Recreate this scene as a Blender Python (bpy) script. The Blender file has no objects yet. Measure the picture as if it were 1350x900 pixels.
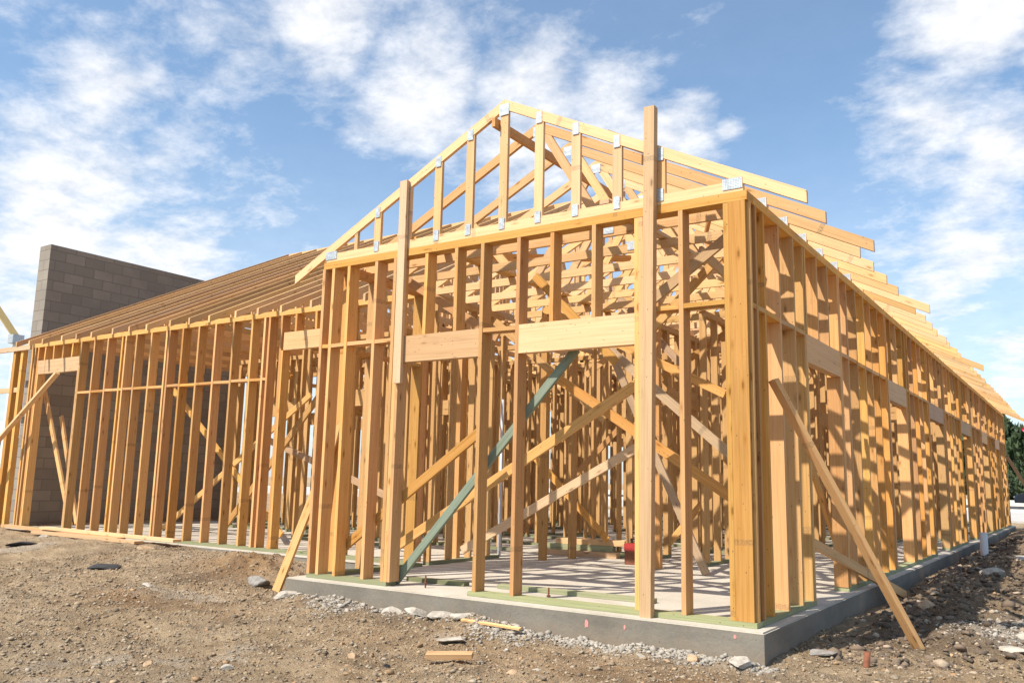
import bpy, bmesh, math, random
import numpy as np
from mathutils import Vector, Matrix
random.seed(7); rng = np.random.default_rng(7)
S = bpy.context.scene
COL = S.collection
R = math.radians

# ------------------------------------------------------------ camera
cd = bpy.data.cameras.new('camera'); cam = bpy.data.objects.new('camera', cd); COL.objects.link(cam)
S.camera = cam
cd.sensor_width = 36; cd.lens = 29.97; cd.clip_start = .05; cd.clip_end = 3000
yaw, pit, rol = -0.5943, 0.1618, 0.0214
F = Vector((math.sin(yaw)*math.cos(pit), math.cos(yaw)*math.cos(pit), math.sin(pit)))
r0 = Vector((math.cos(yaw), -math.sin(yaw), 0)); u0 = r0.cross(F)
RX = r0*math.cos(rol)+u0*math.sin(rol); UX = -r0*math.sin(rol)+u0*math.cos(rol)
cam.matrix_world = Matrix(((RX.x,UX.x,-F.x,2.0694),(RX.y,UX.y,-F.y,-6.2863),(RX.z,UX.z,-F.z,.9723),(0,0,0,1)))

# ------------------------------------------------------------ light
SUN_EL, SUN_AZ = R(50.0), R(-157.0)
w = bpy.data.worlds.new('World'); S.world = w; w.use_nodes = True
nt = w.node_tree; nt.nodes.clear()
def N(nt, t, **k):
    n = nt.nodes.new(t)
    for a, b in k.items():
        if a in ('ins',):
            for i, v in b.items(): n.inputs[i].default_value = v
        else: setattr(n, a, b)
    return n
def L(nt, a, ao, b, bi): nt.links.new(a.outputs[ao], b.inputs[bi])
sky = N(nt, 'ShaderNodeTexSky', sky_type='NISHITA', sun_disc=False, sun_elevation=SUN_EL,
        sun_rotation=SUN_AZ % (2*math.pi), air_density=1.0, dust_density=1.2, ozone_density=1.6, altitude=200)
bg = N(nt, 'ShaderNodeBackground'); bg.inputs[1].default_value = .11
out = N(nt, 'ShaderNodeOutputWorld')
tc = N(nt, 'ShaderNodeTexCoord')
def M(op, a, b=None, c=None, clamp=False):
    n = nt.nodes.new('ShaderNodeMath'); n.operation = op; n.use_clamp = clamp
    for i, v in enumerate((a, b, c)):
        if v is None: continue
        if isinstance(v, (int, float)): n.inputs[i].default_value = v
        else: nt.links.new(v, n.inputs[i])
    return n.outputs[0]
DIR = tc.outputs['Generated']
sx = N(nt, 'ShaderNodeSeparateXYZ'); nt.links.new(DIR, sx.inputs[0])
den = M('ADD', M('MAXIMUM', sx.outputs[2], 0.0), .22)
px_ = M('DIVIDE', sx.outputs[0], den); py_ = M('DIVIDE', sx.outputs[1], den)
cx = N(nt, 'ShaderNodeCombineXYZ'); nt.links.new(px_, cx.inputs[0]); nt.links.new(py_, cx.inputs[1])
mp = N(nt, 'ShaderNodeMapping'); mp.inputs['Rotation'].default_value = (0, 0, .5); mp.inputs['Scale'].default_value = (1.0, 1.35, 1)
nt.links.new(cx.outputs[0], mp.inputs[0])
n1 = N(nt, 'ShaderNodeTexNoise', ins={'Scale': 2.6, 'Detail': 13, 'Roughness': .62, 'Distortion': .2}); nt.links.new(mp.outputs[0], n1.inputs['Vector'])
n2 = N(nt, 'ShaderNodeTexNoise', ins={'Scale': 12.0, 'Detail': 10, 'Roughness': .66, 'Distortion': .15}); nt.links.new(cx.outputs[0], n2.inputs['Vector'])
BL = [((-0.653,0.595,0.469),.0026,1),((-0.587,0.683,0.436),.0045,1),((-0.503,0.757,0.418),.0045,1),((-0.42,0.802,0.425),.0024,.9),((-0.36,0.85,0.384),.0018,.9),
 ((-0.55,0.688,0.473),.0030,.55),((-0.715,0.546,0.437),.0030,.6),((-0.81,0.437,0.39),.0024,.75),((-0.793,0.509,0.334),.0010,.6),((-0.86,0.439,0.262),.0063,1.0),
 ((-0.821,0.52,0.236),.0054,.9),((-0.886,0.432,0.168),.0045,1.0),((-0.058,0.884,0.464),.0030,1.3),((-0.114,0.918,0.38),.0024,.85),((-0.05,0.939,0.341),.0016,.95),
 ((-0.091,0.959,0.267),.0030,1.0),((-0.147,0.953,0.265),.0016,.75),((-0.054,0.99,0.127),.0011,1.0),((-0.117,0.973,0.2),.0024,.8),((-0.72,0.64,0.269),.0011,.5),((-0.305,0.869,0.388),.0002,.8)]
acc = None
for d, k, wt in BL:
    dv = N(nt, 'ShaderNodeVectorMath', operation='DOT_PRODUCT'); nt.links.new(DIR, dv.inputs[0]); dv.inputs[1].default_value = Vector(d).normalized()
    e = M('MULTIPLY', M('EXPONENT', M('DIVIDE', M('SUBTRACT', dv.outputs['Value'], 1.0), k*.9)), wt)
    acc = e if acc is None else M('MAXIMUM', acc, e)
# elsewhere in the sky: scattered cloud of its own
far_n = M('SUBTRACT', 0.30, M('MULTIPLY', M('MAXIMUM', sx.outputs[1], 0.0), .30))
acc = M('MAXIMUM', acc, far_n)
nz = M('ADD', M('MULTIPLY', n1.outputs[0], .68), M('MULTIPLY', n2.outputs[0], .32))
den2 = M('ADD', M('MULTIPLY', M('SUBTRACT', nz, .5), 4.6), M('SUBTRACT', M('MULTIPLY', acc, 1.30), .40))
cl = N(nt, 'ShaderNodeMapRange', interpolation_type='SMOOTHSTEP', ins={1: -.45, 2: 1.15, 3: 0.0, 4: 1.0}); nt.links.new(den2, cl.inputs[0])
hz = N(nt, 'ShaderNodeMapRange', interpolation_type='SMOOTHSTEP', ins={1: -.02, 2: .42, 3: .62, 4: 0.10}); nt.links.new(sx.outputs[2], hz.inputs[0])
cov = M('MAXIMUM', cl.outputs[0], hz.outputs[0])
mixc = N(nt, 'ShaderNodeMix', data_type='RGBA'); nt.links.new(cov, mixc.inputs['Factor'])
tint = N(nt, 'ShaderNodeMix', data_type='RGBA', blend_type='MULTIPLY'); tint.inputs['Factor'].default_value = 1
nt.links.new(sky.outputs[0], tint.inputs['A']); tint.inputs['B'].default_value = (.88, 1.15, 1.24, 1)
nt.links.new(tint.outputs['Result'], mixc.inputs['A'])
shd = N(nt, 'ShaderNodeMapRange', ins={1: .3, 2: .75, 3: 5.8, 4: 7.2}); nt.links.new(n2.outputs[0], shd.inputs[0])
cc = N(nt, 'ShaderNodeCombineColor'); nt.links.new(shd.outputs[0], cc.inputs[0]); nt.links.new(M('MULTIPLY', shd.outputs[0], 1.01), cc.inputs[1]); nt.links.new(M('MULTIPLY', shd.outputs[0], 1.04), cc.inputs[2])
nt.links.new(cc.outputs[0], mixc.inputs['B'])
nt.links.new(mixc.outputs['Result'], bg.inputs[0]); L(nt, bg, 0, out, 0)

sl = bpy.data.lights.new('sun', 'SUN'); sl.energy = 5.0; sl.angle = R(.53); sl.color = (1, .915, .80)
so = bpy.data.objects.new('sun', sl); COL.objects.link(so)
tosun = Vector((math.sin(SUN_AZ)*math.cos(SUN_EL), math.cos(SUN_AZ)*math.cos(SUN_EL), math.sin(SUN_EL)))
so.rotation_euler = tosun.to_track_quat('Z', 'Y').to_euler(); so.location = (-4, -8, 20)
S.view_settings.view_transform = 'Standard'; S.view_settings.look = 'None'
S.view_settings.exposure = .54; S.view_settings.gamma = 1; S.view_settings.use_curve_mapping = False
S.cycles.max_bounces = 8; S.cycles.diffuse_bounces = 5

# ------------------------------------------------------------ materials
def newmat(name):
    m = bpy.data.materials.new(name); m.use_nodes = True; t = m.node_tree
    return m, t, t.nodes['Principled BSDF']
def noise(t, vec, scale, detail=6, rough=.6, dist=0):
    n = t.nodes.new('ShaderNodeTexNoise'); n.inputs['Scale'].default_value = scale; n.inputs['Detail'].default_value = detail
    n.inputs['Roughness'].default_value = rough; n.inputs['Distortion'].default_value = dist
    if vec is not None: t.links.new(vec, n.inputs['Vector'])
    return n.outputs[0]
def ramp(t, fac, stops):
    n = t.nodes.new('ShaderNodeValToRGB'); t.links.new(fac, n.inputs[0]); e = n.color_ramp.elements
    while len(e) < len(stops): e.new(.5)
    for i, (p, c) in enumerate(stops): e[i].position = p; e[i].color = (*c, 1)
    return n.outputs[0]
def mix(t, fac, a, b, mode='MIX'):
    n = t.nodes.new('ShaderNodeMix'); n.data_type = 'RGBA'; n.blend_type = mode
    for s, v in (('Factor', fac), ('A', a), ('B', b)):
        if isinstance(v, (int, float)): n.inputs[s].default_value = v
        elif isinstance(v, tuple): n.inputs[s].default_value = (*v, 1)
        else: t.links.new(v, n.inputs[s])
    return n.outputs['Result']
def mth(t, op, a, b=None, clamp=False):
    n = t.nodes.new('ShaderNodeMath'); n.operation = op; n.use_clamp = clamp
    for i, v in enumerate((a, b)):
        if v is None: continue
        if isinstance(v, (int, float)): n.inputs[i].default_value = v
        else: t.links.new(v, n.inputs[i])
    return n.outputs[0]
def mapr(t, v, a, b, c=0., d=1.):
    n = t.nodes.new('ShaderNodeMapRange'); t.links.new(v, n.inputs[0])
    for i, q in enumerate((a, b, c, d)): n.inputs[i+1].default_value = q
    return n.outputs[0]
def vmap(t, vec, scale, loc=(0, 0, 0)):
    n = t.nodes.new('ShaderNodeMapping'); n.inputs['Scale'].default_value = scale; n.inputs['Location'].default_value = loc
    t.links.new(vec, n.inputs[0]); return n.outputs[0]
def bump(t, bsdf, h, strength, dist=.01):
    n = t.nodes.new('ShaderNodeBump'); n.inputs['Strength'].default_value = strength; n.inputs['Distance'].default_value = dist
    t.links.new(h, n.inputs['Height']); t.links.new(n.outputs[0], bsdf.inputs['Normal'])

def wood(name, pale, mid, dark, knots=1.0, stamp=True):
    m, t, b = newmat(name)
    uv = t.nodes.new('ShaderNodeUVMap'); oi = t.nodes.new('ShaderNodeObjectInfo')
    add = t.nodes.new('ShaderNodeVectorMath'); add.operation = 'ADD'
    cb = t.nodes.new('ShaderNodeCombineXYZ')
    for i, k in enumerate((37., 91., 17.)): t.links.new(mth(t, 'MULTIPLY', oi.outputs['Random'], k), cb.inputs[i])
    t.links.new(uv.outputs[0], add.inputs[0]); t.links.new(cb.outputs[0], add.inputs[1]); V = add.outputs[0]
    g = noise(t, vmap(t, V, (75, 1.3, 1)), 1.0, 5, .62, .5)         # long grain
    g2 = noise(t, vmap(t, V, (260, 6, 1)), 1.0, 3, .6, .2)          # fine fibres
    blot = noise(t, vmap(t, V, (3.2, .8, 1)), 1.0, 3, .5)
    c = ramp(t, g, [(.30, dark), (.48, mid), (.7, pale)])
    c = mix(t, mth(t, 'MULTIPLY', g2, .22), c, dark, 'MIX')
    c = mix(t, .35, c, ramp(t, blot, [(.3, mid), (.7, pale)]))
    vo = t.nodes.new('ShaderNodeTexVoronoi'); vo.inputs['Scale'].default_value = 1.0
    t.links.new(vmap(t, V, (13, 4.2, 1)), vo.inputs['Vector'])
    pick = t.nodes.new('ShaderNodeSeparateColor'); t.links.new(vo.outputs['Color'], pick.inputs[0])
    kn = mapr(t, vo.outputs['Distance'], .09, .15, 1, 0)
    kn = mth(t, 'MULTIPLY', kn, mapr(t, pick.outputs[0], .50, .54, 0, knots), True)
    c = mix(t, kn, c, tuple(x*.28 for x in mid))
    wk = noise(t, vmap(t, V, (7, .55, 1), (5, 5, 0)), 1.0, 4, .65)
    c = mix(t, mapr(t, wk, .60, .78, 0, .42), c, tuple(x*.45 for x in mid))
    c = mix(t, mth(t, 'MULTIPLY', mapr(t, vo.outputs['Distance'], .15, .30, .5, 0), mapr(t, pick.outputs[0], .50, .54, 0, knots)), c, dark)
    vs = t.nodes.new('ShaderNodeTexVoronoi'); vs.inputs['Scale'].default_value = 1.0; t.links.new(vmap(t, V, (38, 22, 1)), vs.inputs['Vector'])
    ps = t.nodes.new('ShaderNodeSeparateColor'); t.links.new(vs.outputs['Color'], ps.inputs[0])
    c = mix(t, mth(t, 'MULTIPLY', mapr(t, vs.outputs['Distance'], .10, .18, .8, 0), mapr(t, ps.outputs[1], .80, .82, 0, 1)), c, (.07, .045, .03))
    if stamp:                                                     # smudged ink stamps from the mill
        sep = t.nodes.new('ShaderNodeSeparateXYZ'); t.links.new(V, sep.inputs[0])
        fr = mth(t, 'FRACT', mth(t, 'MULTIPLY', sep.outputs[1], .27))
        band = mth(t, 'LESS_THAN', mth(t, 'ABSOLUTE', mth(t, 'SUBTRACT', fr, .5)), .006)
        nn = mapr(t, noise(t, vmap(t, V, (150, 110, 1)), 1.0, 3, .6), .40, .60, 0, .5)
        c = mix(t, mth(t, 'MULTIPLY', band, nn), c, (.10, .08, .06))
    hsv = t.nodes.new('ShaderNodeHueSaturation'); t.links.new(c, hsv.inputs['Color'])
    t.links.new(mapr(t, mth(t, 'FRACT', mth(t, 'MULTIPLY', oi.outputs['Random'], 7.3)), 0, 1, .72, 1.14), hsv.inputs['Value'])
    t.links.new(mapr(t, mth(t, 'FRACT', mth(t, 'MULTIPLY', oi.outputs['Random'], 13.7)), 0, 1, .90, 1.08), hsv.inputs['Saturation'])
    t.links.new(mapr(t, mth(t, 'FRACT', mth(t, 'MULTIPLY', oi.outputs['Random'], 3.1)), 0, 1, .493, .506), hsv.inputs['Hue'])
    t.links.new(hsv.outputs[0], b.inputs['Base Color'])
    b.inputs['Roughness'].default_value = .72; b.inputs['Specular IOR Level'].default_value = .25
    bump(t, b, mth(t, 'ADD', g, mth(t, 'MULTIPLY', g2, .5)), .35, .004)
    return m
LUM = wood('pine_lumber', (.70, .410, .160), (.60, .320, .106), (.41, .180, .044))
TRS = wood('truss_lumber', (.74, .49, .255), (.66, .405, .185), (.51, .27, .10))
OLD = wood('weathered_lumber', (.60, .42, .245), (.51, .34, .19), (.36, .22, .115))
TRT = wood('treated_lumber', (.33, .33, .19), (.25, .26, .14), (.15, .18, .09), stamp=False)
GRN = wood('green_painted_lumber', (.25, .29, .22), (.165, .205, .15), (.09, .12, .085), .3, False)
OSB = wood('engineered_beam', (.70, .46, .27), (.62, .385, .21), (.46, .25, .12), .5)

def flat(name, col, rough=.6, metal=0, var=.15, sc=6, bmp=0):
    m, t, b = newmat(name)
    tc = t.nodes.new('ShaderNodeTexCoord')
    n = noise(t, tc.outputs['Object'], sc, 6, .65)
    t.links.new(ramp(t, n, [(.3, tuple(x*(1-var) for x in col)), (.7, tuple(min(1, x*(1+var)) for x in col))]), b.inputs['Base Color'])
    b.inputs['Roughness'].default_value = rough; b.inputs['Metallic'].default_value = metal
    if bmp: bump(t, b, n, bmp, .02)
    return m
GALV = flat('galvanised_steel', (.44, .49, .53), .55, .35, .3, 25)
_t = GALV.node_tree; _b = _t.nodes['Principled BSDF']; _v = _t.nodes.new('ShaderNodeTexVoronoi'); _v.inputs['Scale'].default_value = 75; _v.inputs['Randomness'].default_value = .15
_t.links.new(_t.nodes['Texture Coordinate'].outputs['Object'], _v.inputs['Vector'])
_c = _b.inputs['Base Color'].links[0].from_socket
_t.links.new(mix(_t, mapr(_t, _v.outputs['Distance'], .25, .4, .75, 0), _c, (.13, .14, .15)), _b.inputs['Base Color'])

def concrete(name, pale, dark, streak=True):
    m, t, b = newmat(name); tc = t.nodes.new('ShaderNodeTexCoord'); P = tc.outputs['Object']
    a = noise(t, P, 1.3, 8, .65); f = noise(t, P, 40, 5, .7); s = noise(t, vmap(t, P, (1.5, 1.5, 14)), 1, 5, .6)
    c = ramp(t, a, [(.32, dark), (.66, pale)])
    c = mix(t, mth(t, 'MULTIPLY', f, .45), c, tuple(x*.55 for x in dark))
    if streak:
        c = mix(t, mapr(t, s, .5, .75, 0, .45), c, tuple(x*.6 for x in dark))
        sp = t.nodes.new('ShaderNodeSeparateXYZ'); t.links.new(P, sp.inputs[0])
        mud = mth(t, 'ADD', mapr(t, sp.outputs[2], -.26, -.12, 1, 0), mth(t, 'MULTIPLY', mth(t, 'SUBTRACT', noise(t, P, 7, 7, .7), .5), 2.2), True)
        c = mix(t, mth(t, 'MULTIPLY', mud, .65), c, (.24, .185, .13))
        v = t.nodes.new('ShaderNodeTexVoronoi'); v.inputs['Scale'].default_value = 26; t.links.new(P, v.inputs['Vector'])
        q = t.nodes.new('ShaderNodeSeparateColor'); t.links.new(v.outputs['Color'], q.inputs[0])
        c = mix(t, mth(t, 'MULTIPLY', mapr(t, v.outputs['Distance'], .08, .16, 1, 0), mapr(t, q.outputs[0], .7, .72, 0, .8)), c, (.05, .045, .04))
    else:
        d2 = noise(t, P, 3.5, 8, .7); c = mix(t, mapr(t, d2, .52, .68, 0, .5), c, (.34, .27, .19))
    t.links.new(c, b.inputs['Base Color']); b.inputs['Roughness'].default_value = .9
    bump(t, b, mth(t, 'ADD', f, a), .4, .01); return m
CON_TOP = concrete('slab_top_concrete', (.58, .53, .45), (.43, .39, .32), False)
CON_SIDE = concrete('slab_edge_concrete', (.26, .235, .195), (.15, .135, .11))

def ground_mat():
    m, t, b = newmat('construction_dirt'); tc = t.nodes.new('ShaderNodeTexCoord'); P = tc.outputs['Object']
    big = noise(t, P, .55, 5, .6, .4); med = noise(t, P, 3.2, 7, .7, .3); fine = noise(t, P, 26, 8, .75); gr = noise(t, P, 95, 4, .7)
    c = ramp(t, med, [(.30, (.15, .102, .060)), (.43, (.35, .25, .15)), (.57, (.50, .37, .23)), (.75, (.62, .465, .29))])
    c = mix(t, mapr(t, big, .46, .64, 0, .5), c, (.40, .32, .225))
    org = noise(t, vmap(t, P, (1, 1, 1), (7, 3, 0)), .8, 4, .6)
    c = mix(t, mapr(t, org, .56, .70, 0, .6), c, (.46, .29, .15))
    wht = noise(t, vmap(t, P, (1, 1, 1), (1, 9, 0)), 1.5, 6, .75)
    c = mix(t, mapr(t, wht, .64, .74, 0, .6), c, (.50, .45, .38))
    c = mix(t, mapr(t, fine, .33, .56, .45, 0), c, (.15, .115, .085))
    c = mix(t, mapr(t, gr, .55, .72, 0, .6), c, (.60, .52, .40))
    at = t.nodes.new('ShaderNodeAttribute'); at.attribute_name = 'damp_and_shade'
    c = mix(t, mth(t, 'MULTIPLY', at.outputs['Fac'], .62), c, (.12, .085, .06))  # darkens damp patches and the house shade painted into the dirt
    al = t.nodes.new('ShaderNodeAttribute'); al.attribute_name = 'lime'
    c = mix(t, mth(t, 'MULTIPLY', al.outputs['Fac'], mapr(t, fine, .3, .6, .45, 1)), c, (.50, .46, .40))
    ah = t.nodes.new('ShaderNodeAttribute'); ah.attribute_name = 'clay'
    c = mix(t, mth(t, 'MULTIPLY', ah.outputs['Fac'], .8), c, mix(t, med, (.22, .11, .05), (.50, .30, .14)))
    t.links.new(c, b.inputs['Base Color']); b.inputs['Roughness'].default_value = .95; b.inputs['Specular IOR Level'].default_value = .1
    h = mth(t, 'ADD', mth(t, 'MULTIPLY', fine, 1.0), mth(t, 'MULTIPLY', gr, .45)); h = mth(t, 'ADD', h, mth(t, 'MULTIPLY', med, 1.0))
    bump(t, b, h, 1.0, .05); return m
DIRT = ground_mat()
def stone_mat():
    m, t, b = newmat('loose_stone'); at = t.nodes.new('ShaderNodeAttribute'); at.attribute_name = 'tint'; tc = t.nodes.new('ShaderNodeTexCoord')
    f = noise(t, tc.outputs['Object'], 45, 5, .7)
    t.links.new(mix(t, mapr(t, f, .3, .7, .5, 0), at.outputs['Color'], (.10, .08, .06)), b.inputs['Base Color'])
    b.inputs['Roughness'].default_value = .95; bump(t, b, f, .6, .01); return m
STONE = stone_mat()
ROCKP = flat('pale_rock', (.38, .345, .29), .95, 0, .35, 14, .8)
ROCKB = flat('tan_rock', (.40, .28, .17), .95, 0, .35, 14, .8)
ROCKG = flat('grey_rock', (.24, .22, .20), .95, 0, .35, 14, .8)
DARK = flat('dark_scrap', (.03, .03, .032), .8, 0, .3, 12, .5)
RUST = flat('rusty_steel', (.20, .075, .04), .85, .2, .35, 30, .3)
PVC = flat('white_pvc', (.55, .55, .56), .4, 0, .05, 5)
RED = flat('red_plastic', (.35, .03, .025), .5, 0, .15, 8)
PINK = flat('pink_ribbon', (.75, .03, .12), .6, 0, .1, 8)

def block_mat():
    m, t, b = newmat('concrete_block'); uv = t.nodes.new('ShaderNodeUVMap')
    br = t.nodes.new('ShaderNodeTexBrick'); t.links.new(uv.outputs[0], br.inputs['Vector'])
    for k, v in (('Scale', 1.0), ('Mortar Size', .008), ('Mortar Smooth', .3), ('Brick Width', .406), ('Row Height', .203), ('Bias', -.2)): br.inputs[k].default_value = v
    br.inputs['Color1'].default_value = (.29, .26, .22, 1); br.inputs['Color2'].default_value = (.19, .17, .145, 1); br.inputs['Mortar'].default_value = (.165, .145, .12, 1)
    n = noise(t, uv.outputs[0], 1.1, 6, .65); f = noise(t, uv.outputs[0], 60, 4, .7)
    c = mix(t, mapr(t, n, .40, .62, 0, .6), br.outputs['Color'], (.19, .17, .145))
    c = mix(t, mth(t, 'MULTIPLY', f, .3), c, (.22, .18, .15))
    t.links.new(c, b.inputs['Base Color']); b.inputs['Roughness'].default_value = .95
    bump(t, b, mth(t, 'SUBTRACT', mth(t, 'MULTIPLY', f, .2), br.outputs['Fac']), .6, .012); return m
BLOCK = block_mat()

# ------------------------------------------------------------ helpers
def obj(name, me, parent=None, mats=None, mw=None):
    o = bpy.data.objects.new(name, me); COL.objects.link(o)
    if mats and me is not None and not me.materials:
        for m in (mats if isinstance(mats, (list, tuple)) else [mats]): me.materials.append(m)
    if mw is not None: o.matrix_world = mw
    if parent is not None: o.parent = parent
    return o
def tag(o, label, cat, group=None, kind=None):
    if label: o['label'] = label
    if cat: o['category'] = cat
    if group: o['group'] = group
    if kind: o['kind'] = kind
    return o
def empty(name, loc=(0, 0, 0)):
    o = bpy.data.objects.new(name, None); COL.objects.link(o); o.location = loc; o.empty_display_size = .2; return o
class MB:
    """collects prisms with grain UVs; one mesh object out of it"""
    def __init__(s): s.v = []; s.f = []; s.uv = []; s.mi = []
    def frame(s, o, X, Y, Z, hx, hy, L, mi=0, ends=None):
        """box: axis Z length L from o, half sizes hx,hy"""
        i = len(s.v); offu, offv = random.random()*20, random.random()*20
        for z in (0, L):
            for a, b in ((-1, -1), (1, -1), (1, 1), (-1, 1)): s.v.append(o+X*(a*hx)+Y*(b*hy)+Z*z)
        per = [0, 2*hx, 2*hx+2*hy, 4*hx+2*hy, 4*hx+4*hy]
        for k in range(4):
            k2 = (k+1) % 4
            s.f.append((i+k, i+k2, i+4+k2, i+4+k)); s.mi.append(mi)
            s.uv += [(offu+per[k], offv), (offu+per[k+1], offv), (offu+per[k+1], offv+L), (offu+per[k], offv+L)]
        s.f.append((i+3, i+2, i+1, i)); s.f.append((i+4, i+5, i+6, i+7)); s.mi += [mi, mi]
        for _ in range(2): s.uv += [(offu, offv), (offu+.01, offv), (offu+.01, offv+.01), (offu, offv+.01)]
    def board(s, p0, p1, w, t, wdir, mi=0):
        """w = size along wdir, t = the other"""
        p0, p1 = Vector(p0), Vector(p1); Z = (p1-p0); Ln = Z.length; Z.normalize()
        X = Vector(wdir); X = (X-Z*X.dot(Z)).normalized(); Y = Z.cross(X)
        s.frame(p0, X, Y, Z, w/2, t/2, Ln, mi)
    def box(s, a, b, mi=0):
        """axis box, grain along longest side"""
        a, b = Vector(a), Vector(b); d = b-a; c = (a+b)/2; k = max(range(3), key=lambda i: d[i])
        ax = [Vector((1, 0, 0)), Vector((0, 1, 0)), Vector((0, 0, 1))]
        Z, X, Y = ax[k], ax[(k+1) % 3], ax[(k+2) % 3]
        o = c-Z*(d[k]/2); s.frame(o, X, Y, Z, d[(k+1) % 3]/2, d[(k+2) % 3]/2, d[k], mi)
    def prism(s, pts, n, th, mi=0, grain=None):
        """planar polygon pts extruded +-th/2 along n (pts counter-clockwise about n)"""
        n = Vector(n).normalized(); pts = [Vector(p) for p in pts]; i = len(s.v); k = len(pts)
        g = (grain or (pts[1]-pts[0])).normalized(); h = n.cross(g); ou, ov = random.random()*20, random.random()*20
        for sg in (-1, 1):
            for p in pts: s.v.append(p+n*(sg*th/2))
        UV = lambda p, e=0: (ou+(p-pts[0]).dot(h)+e, ov+(p-pts[0]).dot(g))
        s.f.append(tuple(i+j for j in reversed(range(k)))); s.uv += [UV(pts[j]) for j in reversed(range(k))]; s.mi.append(mi)
        s.f.append(tuple(i+k+j for j in range(k))); s.uv += [UV(pts[j]) for j in range(k)]; s.mi.append(mi)
        for j in range(k):
            j2 = (j+1) % k; s.f.append((i+j, i+j2, i+k+j2, i+k+j)); s.mi.append(mi)
            s.uv += [UV(pts[j]), UV(pts[j2]), UV(pts[j2], th), UV(pts[j], th)]
    def mesh(s, name, mats):
        me = bpy.data.meshes.new(name); me.from_pydata([tuple(v) for v in s.v], [], s.f)
        u = me.uv_layers.new(name='UVMap'); u.data.foreach_set('uv', np.array(s.uv, dtype=np.float32).ravel())
        for m in (mats if isinstance(mats, (list, tuple)) else [mats]): me.materials.append(m)
        me.polygons.foreach_set('material_index', s.mi); me.update(); return me
    def build(s, name, mats, parent=None): return obj(name, s.mesh(name, mats), parent)
cache = {}
def boardobj(name, p0, p1, w, t, wdir, mat, parent=None, jit=0.0):
    """one board = one object with local Z along its length; meshes of equal size are shared"""
    p0, p1 = Vector(p0), Vector(p1); Z = (p1-p0); Ln = Z.length; Z.normalize()
    X = Vector(wdir); X = (X-Z*X.dot(Z)).normalized(); Y = Z.cross(X)
    key = (round(Ln, 3), round(w, 4), round(t, 4), mat.name)
    if key not in cache:
        mb = MB(); mb.frame(Vector((0, 0, 0)), Vector((1, 0, 0)), Vector((0, 1, 0)), Vector((0, 0, 1)), w/2, t/2, Ln)
        cache[key] = mb.mesh(name, mat)
    mw = Matrix(((X.x, Y.x, Z.x, p0.x), (X.y, Y.y, Z.y, p0.y), (X.z, Y.z, Z.z, p0.z), (0, 0, 0, 1)))
    if jit: mw = mw @ Matrix.Rotation(random.gauss(0, jit)*.6, 4, 'Z') @ Matrix.Rotation(random.gauss(0, jit)/Ln*.5, 4, 'X') @ Matrix.Rotation(random.gauss(0, jit)/Ln*.5, 4, 'Y')
    o = obj(name, cache[key], None, None, mw)
    if parent is not None: o.parent = parent
    return o

# ------------------------------------------------------------ value noise for terrain
def vnoise(x, y, seed):
    xi = np.floor(x).astype(np.int64); yi = np.floor(y).astype(np.int64); fx = x-xi; fy = y-yi
    fx = fx*fx*(3-2*fx); fy = fy*fy*(3-2*fy)
    def h(a, b):
        n = (a*374761393+b*668265263+seed*1442695041) & 0xffffffff
        n = ((n ^ (n >> 13))*1274126177) & 0xffffffff
        return ((n ^ (n >> 16)) & 0xffff)/65535.
    return (h(xi, yi)*(1-fx)+h(xi+1, yi)*fx)*(1-fy)+(h(xi, yi+1)*(1-fx)+h(xi+1, yi+1)*fx)*fy
def fbm(x, y, sc, oct_, seed, gain=.55):
    a = 1.; s = 0.; tot = 0.
    for i in range(oct_): s = s+a*vnoise(x*sc*2**i+i*11.3, y*sc*2**i+i*5.7, seed+i); tot += a; a *= gain
    return s/tot-.5
def sst(a, b, v): t = np.clip((v-a)/(b-a), 0, 1); return t*t*(3-2*t)
SLAB = [(-4.80, -.13), (.09, -.13), (.09, 23.75), (-14.15, 23.75), (-14.15, 1.54), (-4.80, 1.54)]
def inside(x, y, m=.03):
    a = (x > -4.80+m) & (x < .09-m) & (y > -.13+m) & (y < 23.75-m)
    b = (x > -14.15+m) & (x < .09-m) & (y > 1.54+m) & (y < 23.75-m)
    return a | b
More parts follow.
